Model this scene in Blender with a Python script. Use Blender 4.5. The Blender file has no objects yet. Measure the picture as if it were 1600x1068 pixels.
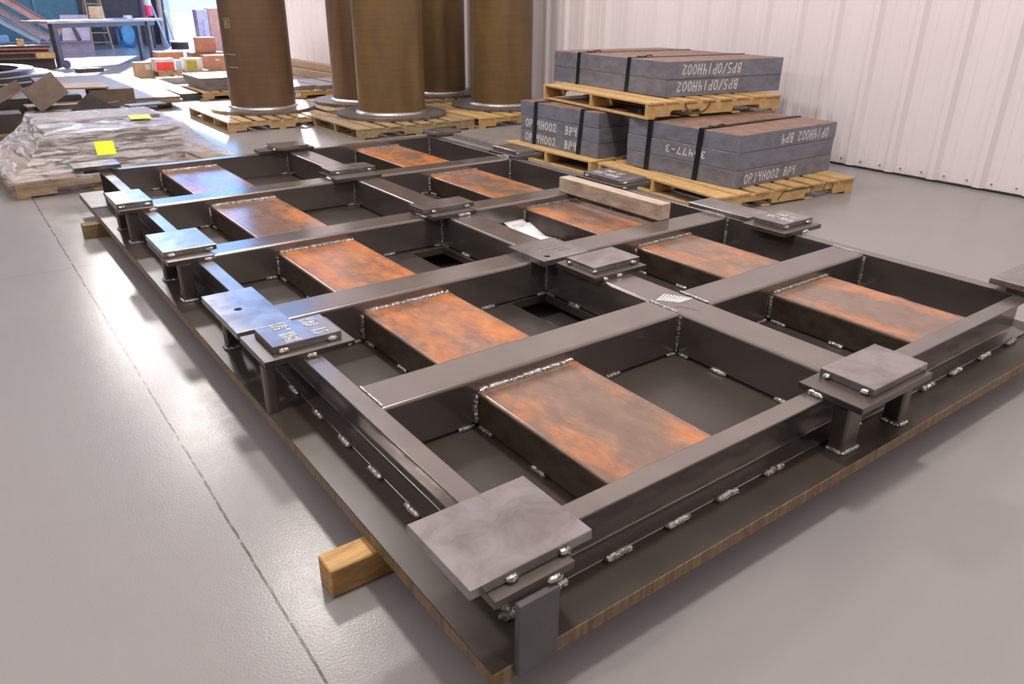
import bpy, bmesh, math, random
from mathutils import Vector as V, Matrix
random.seed(7)
S = bpy.context.scene
C = S.collection
PI = math.pi

# ---------------------------------------------------------------- camera
cam = bpy.data.cameras.new('camera'); cam.sensor_width = 36.0
cam.lens = 1163.344 / 1600 * 36; cam.clip_end = 400
co = bpy.data.objects.new('camera', cam); C.objects.link(co)
yaw, pit, rol = math.radians(-36.488), math.radians(-24.5495), math.radians(0.4877)
fw = V((-math.sin(yaw) * math.cos(pit), math.cos(yaw) * math.cos(pit), math.sin(pit)))
rt = V((math.cos(yaw), math.sin(yaw), 0)); up = rt.cross(fw)
r2 = rt * math.cos(rol) + up * math.sin(rol); u2 = up * math.cos(rol) - rt * math.sin(rol)
M = Matrix((r2, u2, -fw)).transposed().to_4x4()
M.translation = V((-0.909, -1.2199, 1.6414))
co.matrix_world = M
S.camera = co

# ---------------------------------------------------------------- world, sun, lamps, exposure
S.view_settings.view_transform = 'Standard'
S.view_settings.look = 'None'
S.view_settings.exposure = 0.0
S.view_settings.gamma = 1.0
W = bpy.data.worlds.new('world'); S.world = W; W.use_nodes = True
bg = W.node_tree.nodes['Background']
bg.inputs[0].default_value = (0.2, 0.45, 1.0, 1)
bg.inputs[1].default_value = 4.4
W.cycles.sampling_method = 'NONE'
S.cycles.use_light_tree = False
S.cycles.sample_clamp_indirect = 6.0
SUN_DIR = V((-0.33, -0.94, -0.70))
sl = bpy.data.lights.new('sun', 'SUN'); sl.energy = 28; sl.angle = math.radians(0.6); sl.color = (1, 0.95, 0.88)
so = bpy.data.objects.new('sun', sl); C.objects.link(so)
so.rotation_euler = SUN_DIR.to_track_quat('-Z', 'Y').to_euler()
for i, (x, y, e) in enumerate([(1.9, 7.3, 700), (1.9, 13.7, 620), (1.9, 20.8, 900), (1.9, 0.9, 800), (1.9, -5.5, 550), (-6, 0.9, 550), (-6, 10.0, 600)]):
    l = bpy.data.lights.new('high_bay_lamp', 'POINT'); l.shadow_soft_size = 0.35; l.energy = e; l.color = (1, 0.93, 0.88)
    lo = bpy.data.objects.new('high_bay_lamp', l); C.objects.link(lo); lo.location = (x, y, 6.3)

# ---------------------------------------------------------------- material helpers
def _n(nt, t, **kw):
    n = nt.nodes.new(t)
    for k, v in kw.items(): setattr(n, k, v)
    return n
def _coords(nt, scale=(1, 1, 1), rnd=True):
    tc = _n(nt, 'ShaderNodeTexCoord'); mp = _n(nt, 'ShaderNodeMapping')
    mp.inputs['Scale'].default_value = scale
    if rnd:
        oi = _n(nt, 'ShaderNodeObjectInfo'); mu = _n(nt, 'ShaderNodeMath', operation='MULTIPLY'); mu.inputs[1].default_value = 37.0
        nt.links.new(oi.outputs['Random'], mu.inputs[0])
        ad = _n(nt, 'ShaderNodeVectorMath', operation='ADD')
        nt.links.new(tc.outputs['Object'], ad.inputs[0]); nt.links.new(mu.outputs[0], ad.inputs[1])
        nt.links.new(ad.outputs[0], mp.inputs[0])
    else:
        nt.links.new(tc.outputs['Object'], mp.inputs[0])
    return tc, mp
def _noise(nt, vec, scale, detail=5, rough=0.6, dist=0.0):
    n = _n(nt, 'ShaderNodeTexNoise'); n.inputs['Scale'].default_value = scale
    n.inputs['Detail'].default_value = detail; n.inputs['Roughness'].default_value = rough
    n.inputs['Distortion'].default_value = dist
    nt.links.new(vec, n.inputs['Vector']); return n.outputs['Fac']
def _ramp(nt, fac, stops):
    r = _n(nt, 'ShaderNodeValToRGB')
    while len(r.color_ramp.elements) < len(stops): r.color_ramp.elements.new(0.5)
    for e, (p, c) in zip(r.color_ramp.elements, stops):
        e.position = p; e.color = (*c, 1) if len(c) == 3 else c
    nt.links.new(fac, r.inputs[0]); return r.outputs[0]
def _mix(nt, fac, a, b):
    m = _n(nt, 'ShaderNodeMix', data_type='RGBA')
    if isinstance(fac, float): m.inputs[0].default_value = fac
    else: nt.links.new(fac, m.inputs[0])
    for s, v in ((m.inputs[6], a), (m.inputs[7], b)):
        if isinstance(v, tuple): s.default_value = (*v, 1)
        else: nt.links.new(v, s)
    return m.outputs[2]
def _range(nt, v, a, b, c, d):
    m = _n(nt, 'ShaderNodeMapRange'); nt.links.new(v, m.inputs[0])
    for i, q in enumerate((a, b, c, d)): m.inputs[i + 1].default_value = q
    return m.outputs[0]
def _bump(nt, bs, h, strength, dist=0.01):
    b = _n(nt, 'ShaderNodeBump'); b.inputs['Strength'].default_value = strength; b.inputs['Distance'].default_value = dist
    nt.links.new(h, b.inputs['Height']); nt.links.new(b.outputs[0], bs.inputs['Normal'])
def newmat(name):
    m = bpy.data.materials.new(name); m.use_nodes = True
    return m, m.node_tree, m.node_tree.nodes['Principled BSDF']
def mat(name, c1, c2=None, rough=0.5, metal=0.0, scale=8, stretch=(1, 1, 1), bump=0.0, rvar=0.12, lo=0.35, hi=0.65, spec=0.5, detail=5, bscale=60, dist=0.0):
    m, nt, bs = newmat(name)
    c2 = c2 or tuple(x * 0.8 for x in c1)
    tc, mp = _coords(nt, stretch)
    f = _noise(nt, mp.outputs[0], scale, detail, 0.6, dist)
    nt.links.new(_ramp(nt, f, [(lo, c1), (hi, c2)]), bs.inputs['Base Color'])
    nt.links.new(_range(nt, _noise(nt, mp.outputs[0], scale * 1.7, 3), 0.15, 0.85, max(0.285 if rough > 0.27 else 0.03, rough - rvar), min(1 if rough > 0.27 else 0.262, rough + rvar)), bs.inputs['Roughness'])
    bs.inputs['Metallic'].default_value = metal
    bs.inputs['Specular IOR Level'].default_value = spec
    if bump: _bump(nt, bs, _noise(nt, mp.outputs[0], bscale, 3), bump, 0.004)
    return m
STEEL = mat('mill_steel', (0.165, 0.144, 0.13), (0.12, 0.102, 0.09), 0.31, 0.75, 4, bump=0.01, rvar=0.05, spec=0.6, lo=.2, hi=.8)
TOPST = mat('brushed_mill_steel', (0.265, 0.235, 0.222), (0.195, 0.17, 0.158), 0.22, 0.75, 3.5, (1, 1, 1), bump=0.01, rvar=0.06, spec=0.6, lo=.2, hi=.8)
PADST = mat('pad_plate_steel', (0.33, 0.305, 0.31), (0.21, 0.185, 0.18), 0.2, 0.7, 8, bump=0.01, rvar=0.06, lo=0.36, hi=0.64, spec=0.6, dist=0.6)
BASEST = mat('base_plate_steel', (0.062, 0.051, 0.043), (0.042, 0.033, 0.027), 0.31, 0.1, 3, bump=0.01, rvar=0.07, spec=0.45, lo=.25, hi=.75)
CUTEDGE = mat('flame_cut_edge', (0.27, 0.175, 0.085), (0.13, 0.083, 0.045), 0.5, 0.1, 9, (6, 6, 0.5), bump=0.3, rvar=0.1)
WELD = mat('weld_metal', (0.82, 0.8, 0.78), (0.25, 0.23, 0.21), 0.25, 0.9, 90, bump=0.5, bscale=240, rvar=0.12)
WELDD = mat('dark_weld_metal', (0.42, 0.4, 0.37), (0.18, 0.165, 0.15), 0.32, 0.8, 70, bump=0.5, bscale=200, rvar=0.12)
BOXSIDE = mat('rusty_box_side', (0.085, 0.06, 0.042), (0.045, 0.032, 0.024), 0.42, 0.2, 12, (1, 1, 2), bump=0.15, rvar=0.1)
def rust_top():
    m, nt, bs = newmat('rusty_box_top')
    tc, mp = _coords(nt, (1, .55, 1))
    big = _noise(nt, mp.outputs[0], 3.1, 6, 0.62, 0.5); fine = _noise(nt, mp.outputs[0], 13, 8, 0.7, 0.3); sc = _noise(nt, mp.outputs[0], 60, 4)
    sep = _n(nt, 'ShaderNodeSeparateXYZ'); nt.links.new(tc.outputs['Object'], sep.inputs[0])
    ab = _n(nt, 'ShaderNodeMath', operation='ABSOLUTE'); nt.links.new(sep.outputs[0], ab.inputs[0])
    edge = _range(nt, ab.outputs[0], 0.06, 0.19, 0.0, 0.13)
    edge2 = _range(nt, ab.outputs[0], 0.205, 0.24, 0.0, -0.16)
    s1 = _n(nt, 'ShaderNodeMath', operation='ADD'); nt.links.new(big, s1.inputs[0]); nt.links.new(edge, s1.inputs[1])
    s2 = _n(nt, 'ShaderNodeMath', operation='ADD'); nt.links.new(s1.outputs[0], s2.inputs[0]); nt.links.new(edge2, s2.inputs[1])
    s3 = _n(nt, 'ShaderNodeMath', operation='MULTIPLY_ADD'); nt.links.new(fine, s3.inputs[0]); s3.inputs[1].default_value = 0.5; nt.links.new(s2.outputs[0], s3.inputs[2])
    oi = _n(nt, 'ShaderNodeObjectInfo'); sc_ = _n(nt, 'ShaderNodeSeparateColor'); nt.links.new(oi.outputs['Color'], sc_.inputs[0])
    s4 = _n(nt, 'ShaderNodeMath', operation='MULTIPLY_ADD'); nt.links.new(sc_.outputs[0], s4.inputs[0]); s4.inputs[1].default_value = 0.32; nt.links.new(s3.outputs[0], s4.inputs[2])
    rust = _range(nt, s4.outputs[0], 0.9, 1.2, 0.0, 1.0)
    grey = _ramp(nt, fine, [(0.35, (0.17, 0.105, 0.078)), (0.65, (0.23, 0.15, 0.112))])
    orange = _ramp(nt, fine, [(0.3, (0.36, 0.12, 0.045)), (0.5, (0.5, 0.165, 0.045)), (0.7, (0.55, 0.23, 0.075))])
    col = _mix(nt, rust, grey, orange)
    nt.links.new(col, bs.inputs['Base Color'])
    nt.links.new(_range(nt, rust, 0, 1, 0.18, 0.262), bs.inputs['Roughness'])
    bs.inputs['Metallic'].default_value = 0.1
    _bump(nt, bs, sc, 0.03, 0.003)
    return m
RUST = rust_top()
def pipe_mat(name, a, b, c):
    m, nt, bs = newmat(name)
    tc, mp = _coords(nt, (1, 1, 26)); tc2, mp2 = _coords(nt, (1, 1, 0.35))
    band = _noise(nt, mp.outputs[0], 1.3, 4, 0.6); blot = _noise(nt, mp2.outputs[0], 2.3, 6, 0.6, 0.3)
    col = _mix(nt, _range(nt, band, 0.3, 0.7, 0, 0.25), _ramp(nt, blot, [(0.35, a), (0.55, b), (0.72, c)]), (0.05, 0.032, 0.02))
    nt.links.new(col, bs.inputs['Base Color'])
    bs.inputs['Roughness'].default_value = 0.38; bs.inputs['Metallic'].default_value = 0.25
    _bump(nt, bs, band, 0.06, 0.004)
    return m
PIPE_A = pipe_mat('brown_pipe_steel', (0.14, 0.085, 0.05), (0.175, 0.105, 0.06), (0.21, 0.13, 0.075))
PIPE_B = pipe_mat('ochre_pipe_steel', (0.155, 0.095, 0.045), (0.2, 0.12, 0.045), (0.25, 0.16, 0.055))
FLANGE = mat('flange_steel', (0.2, 0.175, 0.16), (0.12, 0.1, 0.088), 0.38, 0.3, 10, bump=0.1)
SLAB = mat('slab_side_steel', (0.225, 0.235, 0.285), (0.155, 0.158, 0.188), 0.42, 0.25, 6, (1, 1, 2), bump=0.08)
SLABTOP = mat('rusty_slab_top', (0.3, 0.17, 0.115), (0.16, 0.1, 0.08), 0.5, 0.1, 7, bump=0.1, dist=0.5)
def wood(name, a, b, st=(2, 14, 14), sc=2.5):
    return mat(name, a, b, 0.62, 0.0, sc, st, bump=0.15, bscale=20, rvar=0.08, spec=0.3, dist=0.4)
PALLET_Y = wood('yellow_pallet_wood', (0.6, 0.4, 0.18), (0.46, 0.28, 0.11), (6, 6, 6))
PALLET_T = wood('tan_pallet_wood', (0.5, 0.34, 0.18), (0.36, 0.23, 0.12), (6, 6, 6))
PALLET_G = wood('weathered_pallet_wood', (0.42, 0.31, 0.17), (0.28, 0.2, 0.1), (6, 6, 6))
BLOCKW = wood('fresh_cut_timber', (0.56, 0.34, 0.13), (0.36, 0.2, 0.075), (14, 3, 14))
GREYW = wood('weathered_grey_timber', (0.58, 0.48, 0.39), (0.36, 0.27, 0.205), (26, 3, 8), 2.2)
DARKW = wood('dark_old_timber', (0.25, 0.18, 0.09), (0.16, 0.11, 0.05), (14, 3, 14))  # darker brown base colour than the fresh timber
CHALK = mat('white_chalk', (0.82, 0.82, 0.84), (0.62, 0.62, 0.64), 0.9, 0, 60)
CHALKD = mat('faded_chalk', (0.36, 0.33, 0.34), (0.2, 0.18, 0.18), 0.9, 0, 60)
PAINTM = mat('dark_paint_mark', (0.1, 0.085, 0.05), (0.2, 0.14, 0.06), 0.8, 0, 40)
STRAP = mat('black_steel_strap', (0.02, 0.021, 0.026), (0.03, 0.032, 0.045), 0.3, 0.6, 20)
PAPER = mat('white_paper', (0.85, 0.85, 0.87), (0.8, 0.8, 0.83), 0.7, 0, 5)
INK = mat('dark_ink', (0.1, 0.1, 0.13), None, 0.7)
NEON = mat('neon_yellow_paper', (0.82, 1.0, 0.02), (0.76, 0.95, 0.02), 0.6, 0, 5)
BLACKH = mat('dark_closure', (0.02, 0.018, 0.016), None, 0.7)
PLAIN = {}
def plain(name, c, rough=0.5, metal=0.0, var=0.75, scale=6):
    if name not in PLAIN: PLAIN[name] = mat(name, c, tuple(x * var for x in c), rough, metal, scale, bump=0.04)
    return PLAIN[name]

# ---------------------------------------------------------------- mesh helpers
WNS = ('cross_beam', 'center_beam', 'box_stiffener', 'side_rail', 'end_rail', 'pad_post')
class MB:
    def __init__(s): s.b = bmesh.new()
    def face(s, pts, mi=0):
        f = s.b.faces.new([s.b.verts.new(V(p)) for p in pts]); f.material_index = mi; return f
    def box(s, x0, y0, z0, x1, y1, z1, mi=0, top=None):
        v = [s.b.verts.new((x, y, z)) for x in (x0, x1) for y in (y0, y1) for z in (z0, z1)]
        for k, q in enumerate(((0, 1, 3, 2), (4, 6, 7, 5), (0, 4, 5, 1), (2, 3, 7, 6), (0, 2, 6, 4), (1, 5, 7, 3))):
            f = s.b.faces.new([v[i] for i in q]); f.material_index = top if (k == 5 and top is not None) else mi
        return s
    def slab(s, p0, p1, p3, t, mi=0):                       # parallelogram p0,p1,p3 thickened along its normal
        p0, p1, p3 = V(p0), V(p1), V(p3); n = (p1 - p0).cross(p3 - p0).normalized() * t
        q = [p0, p1, p1 + p3 - p0, p3]; a = [s.b.verts.new(x) for x in q]; b = [s.b.verts.new(x + n) for x in q]
        s.b.faces.new(a[::-1]); s.b.faces.new(b)
        for i in range(4): s.b.faces.new((a[i], a[(i + 1) % 4], b[(i + 1) % 4], b[i]))
        for f in s.b.faces: f.material_index = f.material_index
        return s
    def bar(s, a, b, w, h, upv=(0, 0, 1), mi=0):             # square bar between two points
        a, b = V(a), V(b); d = (b - a).normalized(); u = d.cross(V(upv)).normalized(); v = u.cross(d)
        return s.prism([(-w / 2, -h / 2), (w / 2, -h / 2), (w / 2, h / 2), (-w / 2, h / 2)], a, u, v, b - a, mi)
    def prism(s, prof, o, u, v, w, mi=0, caps=True):
        o, u, v, w = V(o), V(u), V(v), V(w)
        A = [s.b.verts.new(o + u * p + v * q) for p, q in prof]; B = [s.b.verts.new(o + u * p + v * q + w) for p, q in prof]
        n = len(prof)
        for i in range(n):
            f = s.b.faces.new((A[i], A[(i + 1) % n], B[(i + 1) % n], B[i])); f.material_index = mi
        if caps: s.b.faces.new(A[::-1]).material_index = mi; s.b.faces.new(B).material_index = mi
        return s
    def tube(s, pts, r, n=8, mi=0, rad=None, closed=False):
        P = [V(p) for p in pts]; rings = []
        ref = V((0, 0, 1))
        for i, p in enumerate(P):
            if closed: d = (P[(i + 1) % len(P)] - P[i - 1]).normalized()
            else: d = (P[min(i + 1, len(P) - 1)] - P[max(i - 1, 0)]).normalized()
            rf = ref if abs(d.dot(ref)) < 0.95 else V((1, 0, 0))
            u = d.cross(rf).normalized(); w = u.cross(d); rr = rad[i] if rad else r
            rings.append([s.b.verts.new(p + (u * math.cos(2 * PI * k / n) + w * math.sin(2 * PI * k / n)) * rr) for k in range(n)])
        m = len(rings)
        for i in range(m if closed else m - 1):
            A, B = rings[i], rings[(i + 1) % m]
            for k in range(n):
                f = s.b.faces.new((A[k], A[(k + 1) % n], B[(k + 1) % n], B[k])); f.material_index = mi
        if not closed: s.b.faces.new(rings[0][::-1]).material_index = mi; s.b.faces.new(rings[-1]).material_index = mi
        return s
    def lathe(s, prof, c, n=64, mis=None):
        R = [[s.b.verts.new((c[0] + r * math.cos(2 * PI * k / n), c[1] + r * math.sin(2 * PI * k / n), c[2] + z)) for k in range(n)] for r, z in prof]
        for i in range(len(R) - 1):
            for k in range(n):
                f = s.b.faces.new((R[i][k], R[i][(k + 1) % n], R[i + 1][(k + 1) % n], R[i + 1][k]))
                if mis: f.material_index = mis[i]
        return s
    def bead(s, a, b, r=0.011, mi=0):                         # rippled weld bead
        a, b = V(a), V(b); L = (b - a).length; n = max(5, int(L / (r * 0.45))); pts = []; rad = []
        for i in range(n + 1):
            t = i / n; e = min(1, min(t, 1 - t) * L / (r * 0.9) + 0.25)
            pts.append(a.lerp(b, t) + V((random.uniform(-1, 1), random.uniform(-1, 1), random.uniform(-1, 1))) * r * 0.12)
            rad.append(r * e * (0.82 + 0.2 * (i % 2) + random.uniform(-0.1, 0.1)))
        return s.tube(pts, r, 8, mi, rad)
    def ribbon(s, pts, w, nrm, t=0.0008, mi=0):
        nrm = V(nrm).normalized()
        for a, b in zip(pts[:-1], pts[1:]):
            a, b = V(a), V(b); d = b - a
            if d.length < 1e-6: continue
            d.normalize(); sd = nrm.cross(d) * w / 2; e = d * w * 0.35
            q = [a - e - sd, b + e - sd, b + e + sd, a - e + sd]
            lo = [s.b.verts.new(x) for x in q]; hi = [s.b.verts.new(x + nrm * t) for x in q]
            s.b.faces.new(hi).material_index = mi
            for i in range(4): s.b.faces.new((lo[i], lo[(i + 1) % 4], hi[(i + 1) % 4], hi[i])).material_index = mi
        return s
    def build(s, name, mats, parent=None, bevel=0.0, smooth=False, loc=None, seg=1):
        bmesh.ops.recalc_face_normals(s.b, faces=s.b.faces[:])
        me = bpy.data.meshes.new(name); s.b.to_mesh(me); s.b.free()
        for m in (mats if isinstance(mats, (list, tuple)) else [mats]): me.materials.append(m)
        o = bpy.data.objects.new(name, me); C.objects.link(o)
        if parent: o.parent = parent
        if loc is not None: o.location = loc
        if smooth:
            for p in me.polygons: p.use_smooth = True
            try: me.set_sharp_from_angle(angle=math.radians(50 if name in WNS else 40))
            except Exception: pass
        if bevel:
            bv = o.modifiers.new('bevel', 'BEVEL'); bv.width = bevel; bv.segments = seg; bv.limit_method = 'ANGLE'; bv.angle_limit = math.radians(40)
        if name in WNS:
            wn = o.modifiers.new('weighted', 'WEIGHTED_NORMAL'); wn.weight = 100; wn.keep_sharp = True
        return o
def tag(o, label, cat, group=None):
    o['label'] = label; o['category'] = cat
    if group: o['group'] = group
    return o
def thing(name, label, cat, loc=(0, 0, 0), rz=0.0, group=None):
    o = bpy.data.objects.new(name, None); C.objects.link(o); o.location = loc; o.rotation_euler = (0, 0, rz)
    o.empty_display_size = 0.1
    return tag(o, label, cat, group)
def struct(o): o['kind'] = 'structure'; return o
def rrect(w, h, r, n=4):                                       # rounded rectangle from 0..w, 0..h
    p = []
    for cx, cy, a0 in ((w - r, r, -PI / 2), (w - r, h - r, 0), (r, h - r, PI / 2), (r, r, PI)):
        for k in range(n + 1):
            a = a0 + PI / 2 * k / n; p.append((cx + r * math.cos(a), cy + r * math.sin(a)))
    return p
def cut(o, cutter_mb):
    c = cutter_mb.build('cutter', STEEL)
    c.parent = o.parent
    md = o.modifiers.new('hole', 'BOOLEAN'); md.object = c; md.operation = 'DIFFERENCE'; md.solver = 'EXACT'
    bpy.context.view_layer.update()
    dg = bpy.context.evaluated_depsgraph_get()
    me = bpy.data.meshes.new_from_object(o.evaluated_get(dg)); o.modifiers.clear(); o.data = me
    bpy.data.objects.remove(c)

# hand lettering: strokes in a 0.6 x 1 cell
GL = {
 'O': [[(.3, 1), (.08, .78), (.04, .4), (.2, .03), (.42, .06), (.55, .4), (.5, .8), (.3, 1)]],
 '0': [[(.3, 1), (.08, .75), (.06, .35), (.24, .02), (.44, .1), (.54, .45), (.46, .86), (.3, 1)]],
 'P': [[(.1, 0), (.12, 1)], [(.12, 1), (.45, .92), (.52, .7), (.4, .5), (.12, .45)]],
 '1': [[(.3, 0), (.32, 1)]],
 '4': [[(.12, 1), (.08, .55), (.48, .58)], [(.46, 1), (.42, 0)]],
 'H': [[(.08, 0), (.1, 1)], [(.5, 0), (.52, 1)], [(.1, .5), (.5, .52)]],
 '2': [[(.08, .8), (.25, 1), (.48, .85), (.42, .55), (.1, .1), (.3, .08), (.55, .04)]],
 'B': [[(.1, 0), (.12, 1)], [(.12, 1), (.45, .9), (.42, .62), (.14, .54)], [(.14, .54), (.52, .42), (.48, .1), (.1, 0)]],
 '5': [[(.5, 1), (.15, .98), (.12, .58), (.42, .55), (.52, .3), (.36, .04), (.08, .08)]],
 '/': [[(.05, 0), (.5, 1.05)]],
 '3': [[(.08, .92), (.35, 1), (.5, .8), (.25, .55), (.52, .35), (.4, .05), (.08, .06)]],
 '7': [[(.06, .98), (.52, 1), (.25, 0)]],
 '-': [[(.1, .48), (.5, .5)]],
 'A': [[(.04, 0), (.3, 1), (.54, 0)], [(.14, .38), (.46, .4)]],
 'D': [[(.1, 0), (.12, 1)], [(.08, 1), (.45, .85), (.54, .45), (.4, .1), (.08, 0)]],
 'I': [[(.3, 0), (.3, 1)]],
 'S': [[(.5, .9), (.3, 1), (.1, .82), (.2, .58), (.46, .4), (.42, .08), (.08, .06)]],
 'G': [[(.5, .85), (.3, 1), (.08, .7), (.1, .2), (.34, .02), (.52, .2), (.5, .42), (.3, .42)]],
 '8': [[(.3, .54), (.1, .76), (.3, 1), (.48, .78), (.3, .54), (.06, .25), (.3, 0), (.52, .26), (.3, .54)]],
 '"': [[(.2, 1.05), (.18, .78)], [(.38, 1.05), (.36, .78)]],
 ' ': []}
def lettering(text, o, right, upv, h, nrm, width=None, lw=0.01, parent=None, m=CHALK, name='chalk_lettering', skew=0.0, lift=0.0006):
    mb = MB(); o, right, upv, nrm = V(o), V(right).normalized(), V(upv).normalized(), V(nrm).normalized()
    adv = (width / len(text)) if width else h * 0.75
    sx = adv / 0.75
    for i, ch in enumerate(text):
        j = random.uniform(-0.04, 0.04)
        for st in GL[ch]:
            mb.ribbon([o + nrm * lift + right * (i * adv + (p + skew * q) * sx) + upv * ((q + j) * h) for p, q in st], lw, nrm)
    return mb.build(name, m, parent)

# ---------------------------------------------------------------- setting: floor, walls, ceiling
def floor_mat():
    m, nt, bs = newmat('painted_concrete_floor')
    tc, mp = _coords(nt, rnd=False)
    a = _noise(nt, mp.outputs[0], 0.55, 5, 0.6, 0.3); b = _noise(nt, mp.outputs[0], 130, 2); c = _noise(nt, mp.outputs[0], 9, 5)
    col = _ramp(nt, a, [(0.3, (0.25, 0.237, 0.24)), (0.7, (0.275, 0.26, 0.258))])
    sep = _n(nt, 'ShaderNodeSeparateXYZ'); nt.links.new(tc.outputs['Object'], sep.inputs[0])
    wob = _noise(nt, mp.outputs[0], 7, 4)
    def joint(axis, pos, w):
        d = _n(nt, 'ShaderNodeMath', operation='SUBTRACT'); nt.links.new(sep.outputs[axis], d.inputs[0]); d.inputs[1].default_value = pos
        wv = _n(nt, 'ShaderNodeMath', operation='MULTIPLY_ADD'); nt.links.new(wob, wv.inputs[0]); wv.inputs[1].default_value = 0.014; nt.links.new(d.outputs[0], wv.inputs[2])
        sb = _n(nt, 'ShaderNodeMath', operation='SUBTRACT'); nt.links.new(wv.outputs[0], sb.inputs[0]); sb.inputs[1].default_value = 0.007
        ab = _n(nt, 'ShaderNodeMath', operation='ABSOLUTE'); nt.links.new(sb.outputs[0], ab.inputs[0])
        return _range(nt, ab.outputs[0], w * 0.6, w, 1, 0)
    dash = _noise(nt, mp.outputs[0], 16, 3)
    jc = _ramp(nt, dash, [(0.4, (0.05, 0.04, 0.035)), (0.55, (0.1, 0.085, 0.075)), (0.66, (0.3, 0.27, 0.25))])
    col = _mix(nt, joint(0, -0.455, 0.0055), col, jc)
    col = _mix(nt, joint(1, 4.33, 0.0035), col, (0.16, 0.15, 0.15))
    nt.links.new(col, bs.inputs['Base Color'])
    nt.links.new(_range(nt, c, 0.2, 0.8, 0.19, 0.262), bs.inputs['Roughness'])
    bs.inputs['Specular IOR Level'].default_value = 0.22
    _bump(nt, bs, b, 0.12, 0.004)
    return m
struct(MB().box(-14, -9, -0.2, 7.25, 33.2, 0.0).build('floor', floor_mat()))
struct(MB().box(-60, 33.2, -0.2, 7.25, 110, -0.01).build('ground', plain('outside_concrete', (0.5, 0.48, 0.46), 0.8)))
struct(MB().box(7.25, -9, -0.2, 110, 110, -0.01).build('ground', plain('outside_concrete', (0.5, 0.48, 0.46), 0.8)))
WALLM = mat('white_metal_siding', (0.8, 0.735, 0.745), (0.77, 0.70, 0.71), 0.38, 0, 1.2, (1, 1, 0.2), rvar=0.05)
def ribbed_wall():
    mb = MB(); pit_ = 0.4535; prof = []; y = -9.0
    k0 = math.floor((-9 - 1.94) / pit_)
    ys = [1.94 + pit_ * k for k in range(k0 + 1, 60) if 1.94 + pit_ * k < 20.1]
    P = [(7.1, -9.0)]
    for yc in ys:                                             # major rib then two minor pencil ribs
        P += [(7.1, yc - .068), (7.058, yc - .026), (7.058, yc + .026), (7.1, yc + .068)]
        for f in (.15, .30):
            q = yc + f
            if q < 20.0: P += [(7.1, q - .018), (7.096, q - .009), (7.096, q + .009), (7.1, q + .018)]
    P.append((7.1, 20.3))
    for (x0, y0), (x1, y1) in zip(P[:-1], P[1:]):
        mb.face([(x0, y0, 0.02), (x1, y1, 0.02), (x1, y1, 12), (x0, y0, 12)])
    for y in [q for q in ys if -2 < q < 16]:                  # screws near the bottom
        for f in (.11, .335):
            mb.box(7.085, y + f - .006, .065, 7.1, y + f + .006, .077, 1)
    mb.box(7.11, -9, 0, 7.25, 20.3, 12)
    return struct(mb.build('wall_right', [WALLM, plain('screw_heads', (0.2, 0.18, 0.17))]))
ribbed_wall()
struct(MB().box(7.075, -9, 0.0, 7.11, 20.3, 0.02).build('trim_1', BLACKH))
WB = plain('dark_back_wall_siding', (0.055, 0.045, 0.05), 0.6)
struct(MB().box(-14, 33, 0, 4.3, 33.2, 12).box(4.3, 33, 0, 7.0, 33.2, 5.2).build('wall_back', WB))
struct(MB().box(7.1, 20.3, 11.35, 7.25, 33.2, 12).box(4.3, 33, 11.35, 7.1, 33.2, 12).build('added_header', WB))  # unseen header added over the opening to keep the sun off the skid
struct(MB().box(6.88, 32.0, 0, 7.08, 33.0, 11.3).build('trim_2', plain('blue_white_door_jamb', (0.55, 0.6, 0.72), 0.5)))
WO = plain('far_wall_siding', (0.26, 0.24, 0.235), 0.6)
struct(MB().box(-14.2, -9, 0, -14, 33.2, 12).build('wall_left', WO))
struct(MB().box(-14.2, -9.2, 0, 7.25, -9, 12).build('wall_front', WO))
struct(MB().box(-14.2, -9.2, 12, 7.25, 33.2, 12.2).build('ceiling', plain('ceiling_liner', (0.8, 0.78, 0.78), 0.7)))

# ---------------------------------------------------------------- the welded skid
H = 0.2032; WT = 0.205; WR = 0.0746; XM = 1.583; XR = 3.191
YS = [0.858, 1.827, 2.941, 4.276]; YB = 5.710
skid = thing('steel_skid_frame', 'large dark welded steel skid frame with rusty-topped boxes filling the foreground', 'steel frame', (0, 0, 0.15))
bp = MB().box(-0.1616, -0.144, -0.047, 3.353, 5.93, 0.0, 1, top=0).build('base_plate', [BASEST, CUTEDGE], skid)
cm = MB()
for x0, y0, x1, y1 in ((1.33, 1.28, 1.572, 1.823), (1.325, 2.35, 1.56, 2.90)):
    cm.box(x0, y0, -0.2, x1, y1, 0.2)
cut(bp, cm)
bv = bp.modifiers.new('bevel', 'BEVEL'); bv.width = 0.003; bv.segments = 1; bv.limit_method = 'ANGLE'
def chan(flip=False):                                           # 8 inch channel, web at p = WR, open towards p = 0
    tw, ti, to = 0.009, 0.014, 0.009
    p = [(0, 0), (WR, 0), (WR, H), (0, H), (0, H - to), (0.015, H - to - .001), (WR - tw - .02, H - ti), (WR - tw - .006, H - ti - .005), (WR - tw, H - ti - .018),
         (WR - tw, ti + .018), (WR - tw - .006, ti + .005), (WR - tw - .02, ti), (0.015, to + .001), (0, to)]
    return p
def rail(name, o, u, w):
    return MB().prism(chan(), o, u, (0, 0, 1), w).build(name, TOPST, skid, bevel=0.0025, smooth=True, seg=2)
rail('side_rail', (0, WR, 0), (1, 0, 0), (0, YB - WR, 0))
rail('side_rail', (XR, WR, 0), (-1, 0, 0), (0, YB - WR, 0))
rail('end_rail', (0, 0, 0), (0, 1, 0), (XR, 0, 0))
rail('end_rail', (0, YB + WR, 0), (0, -1, 0), (XR, 0, 0))
MB().prism(rrect(0.207, H, 0.017), (XM, WR, 0), (1, 0, 0), (0, 0, 1), (0, YB - WR, 0)).build('center_beam', TOPST, skid, smooth=True)
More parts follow.
